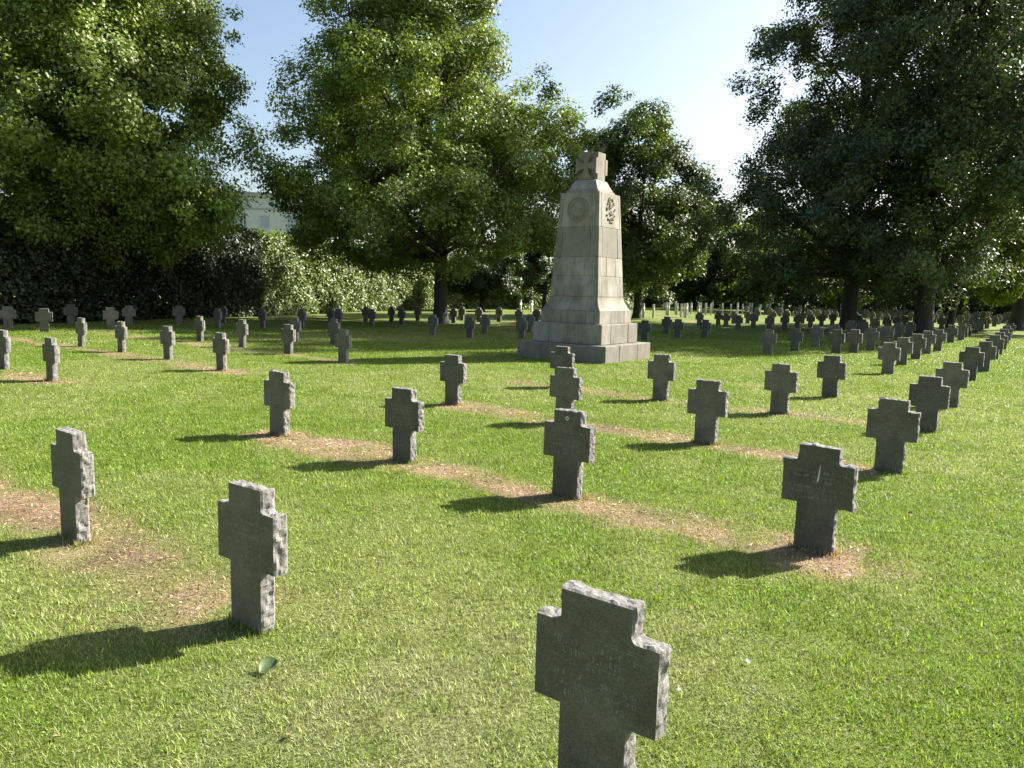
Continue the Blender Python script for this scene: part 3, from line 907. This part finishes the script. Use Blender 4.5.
series([(-15.53, 23.59), (-13.87, 22.69), (-15.56, 27.02), (-13.03, 24.85), (-13.67, 27.31), (-12.53, 28.77), (-10.35, 26.89), (-11.42, 30.3), (-9.01, 27.59), (-7.87, 28.55), (-6.81, 29.9), (-7.35, 30.87)],
       '{} from the left of the crosses in deep shade along the left hedge', MID_MESH, 'shaded crosses by the left hedge', turned=(0, 1, 2, 3, 4, 5))
series([(-5.71, 30.91), (-6.6, 34.3), (-5.6, 35.2), (-4.72, 32.35), (-4.6, 36.8), (-2.75, 26.06), (-2.78, 35.45), (-2.6, 38.5), (-1.43, 24.98), (-1.7, 37.2), (-1.04, 27.42), (-.74, 38), (.26, 25.68), (.6, 29.49), (.21, 36.6), (1.08, 37.6)],
       '{} from the left of the shaded crosses under the middle tree', MID_MESH, 'shaded crosses under the middle tree')
series([(4.38, 25.77), (6.06, 30.61), (5.96, 28.02), (7.05, 28.47), (9.5, 39.6), (10.9, 41.2), (10.85, 39.5), (12.4, 43.6), (10.55, 36.31), (13.5, 44.6)],
       '{} from the left of the dark crosses just right of the monument', MID_MESH, 'shaded crosses right of the monument')
series([(7.07, 21.37), (8.35, 22.83), (9.79, 24.94), (11.18, 26.83), (9.42, 22.45), (10.01, 22.63), (11.11, 23.93), (12.51, 25.88)],
       '{} from the left of the bluish shaded crosses in the right middle ground', MID_MESH, 'bluish shaded crosses in front of the right trees')
series([(8.07, 16.5), (9.56, 18.88), (10.96, 20.93), (12.36, 23.01), (13.51, 24.51)],
       '{} from the front in the short line of crosses beside the long right-hand line', MID_MESH, 'short line of crosses', key=lambda p: p[1], text=True)
series([(6.6, 11.51), (9.29, 15.58), (10.85, 17.69), (13.43, 21.49), (14.87, 23.6), (16.8, 26.45), (19.17, 30.04), (22.35, 34.78)],
       '{} cross behind the front pair in the long line up the right side', MID_MESH, 'long right-hand line of crosses', key=lambda p: p[1], text=True)
series([(12.31, 39.69), (11.96, 36.11), (13.4, 38.22), (14.64, 39.86), (15.73, 40.96), (17.33, 43.52), (18.79, 45.58)],
       '{} from the left of the dark crosses before the sunlit strip by the straight trunk', MID_MESH, 'dark crosses before the sunlit strip')
# far dense rows under the right-hand trees
TRUNKS = [(17.4, 40.2), (18.8, 35.5), (19.15, 35.7), (20.4, 36), (29.2, 45)]
nfar = 0
for j in range(8, 30):
    for i in range(-16, 1):
        q = O0 + i * RU + j * CU
        d_ = math.hypot(*q); az = q[0] / q[1]
        if q[1] < 27 or q[1] > 82 or az < .30 or az > .66: continue
        if q[1] < 46 and az < .43: continue
        if any(math.hypot(q[0] - tx, q[1] - ty) < .9 for tx, ty in TRUNKS): continue
        if crnd.random() < .22: continue
        cross(q[0] + crnd.uniform(-.08, .08), q[1] + crnd.uniform(-.08, .08), 'small grey cross in the dense distant rows under the right-hand trees', FAR_MESH[nfar % 2], None, 'dense distant rows of crosses')
        nfar += 1
print('far crosses', nfar)
# white slender crosses in the sunlit plot before the pale hedge (seen nearly edge-on)
bm = bmesh.new()
for bx_ in ((-.075, .075, -.065, .065, -.1, 1.02), (-.27, -.078, -.06, .06, .64, .77), (.078, .27, -.06, .06, .64, .77)): box(bm, *bx_)
bmesh.ops.bevel(bm, geom=bm.edges[:], offset=.006, segments=1, affect='EDGES')
me = bpy.data.meshes.new('white_cross'); bm.to_mesh(me); bm.free(); me.materials.append(M_WHITE)
for x, y in [(8.49, 49.6), (9.23, 50.12), (11.19, 57.57), (10.86, 55.15), (12.07, 58.27), (11.29, 53.44), (11.49, 52.63), (11.99, 53.95), (13.54, 59.41), (12.17, 52.18), (13.64, 57.24), (13.3, 54.91), (14.87, 60.46),
             (15.36, 60.84), (17.22, 66.2), (17.63, 65.18), (18.39, 65.8), (18.2, 63.07), (19.74, 66.9), (21.11, 69.44), (21.12, 68.03), (20.7, 65.02), (22.44, 69.1), (.37, 55.67), (1.4, 56.58), (23.5, 70.5), (24.6, 71.2), (16.1, 64.3), (14.2, 62.0), (12.9, 61.0)]:
    o = link('white_cross', me); o.location = (x + crnd.uniform(-.25, .25), y + crnd.uniform(-.4, .4), crnd.uniform(-.16, .0)); o.rotation_euler = (0, 0, R(73 + crnd.uniform(-4, 4)))
    tag(o, 'slender white cross in the sunlit far plot before the pale hedge', 'grave cross', 'white crosses in the far plot')

# ---------------------------------------------------------------- small things on the lawn
def curled_leaf(name, label, x, y, s, rz, col, cat='leaf'):
    bm = bmesh.new()
    vs = []
    for t in np.linspace(0, 1, 7):
        w_ = .42 * math.sin(math.pi * min(1, t * .95 + .03)) ** .8
        row = []
        for u in np.linspace(-1, 1, 5):
            row.append(bm.verts.new(((t - .5) * s, u * w_ * s, s * (.10 + .28 * u * u * w_ * 2 + .22 * t * t))))
        vs.append(row)
    for a_, b_ in zip(vs, vs[1:]):
        for q in range(4): bm.faces.new((a_[q], a_[q + 1], b_[q + 1], b_[q]))
    o = bm_obj(name, bm, col, smooth=True)
    o.location = (x, y, .012); o.rotation_euler = (R(12), R(-8), rz)
    tag(o, label, cat)
    return o
M_FALLEN = mat_plain('fallen green leaf', (.075, .12, .035), .5, .3, 30)
M_PETAL = mat_plain('white petal', (.55, .54, .48), .6, .05, 30)
curled_leaf('fallen_leaf', 'curled green leaf lying on the grass below the large left foreground cross', -.98, 3.02, .085, 1.0, M_FALLEN)
curled_leaf('petal', 'white petal on the grass right of the nearest cross', .71, 2.94, .022, .6, M_PETAL, 'petal')
curled_leaf('petal', 'pale upright petal on the grass towards the lower right', 1.06, 3.19, .024, 1.7, M_PETAL, 'petal')
M_DRY = mat_plain('dry brown leaf', (.20, .12, .06), .7, .3, 30)
for x, y in ((-1.55, 2.5), (-.75, 2.55), (.95, 3.75), (1.6, 3.05), (-.2, 4.2), (-2.05, 6.2), (1.35, 3.3), (2.6, 4.6), (3.0, 5.6), (-.95, 5.3), (-3.2, 5.9), (.2, 7.4)):
    o = curled_leaf('dry_leaf', 'small dry brown leaf scattered on the mown grass', x, y, crnd.uniform(.022, .038), crnd.uniform(0, 6), M_DRY)
    o['group'] = 'small dry leaves on the lawn'
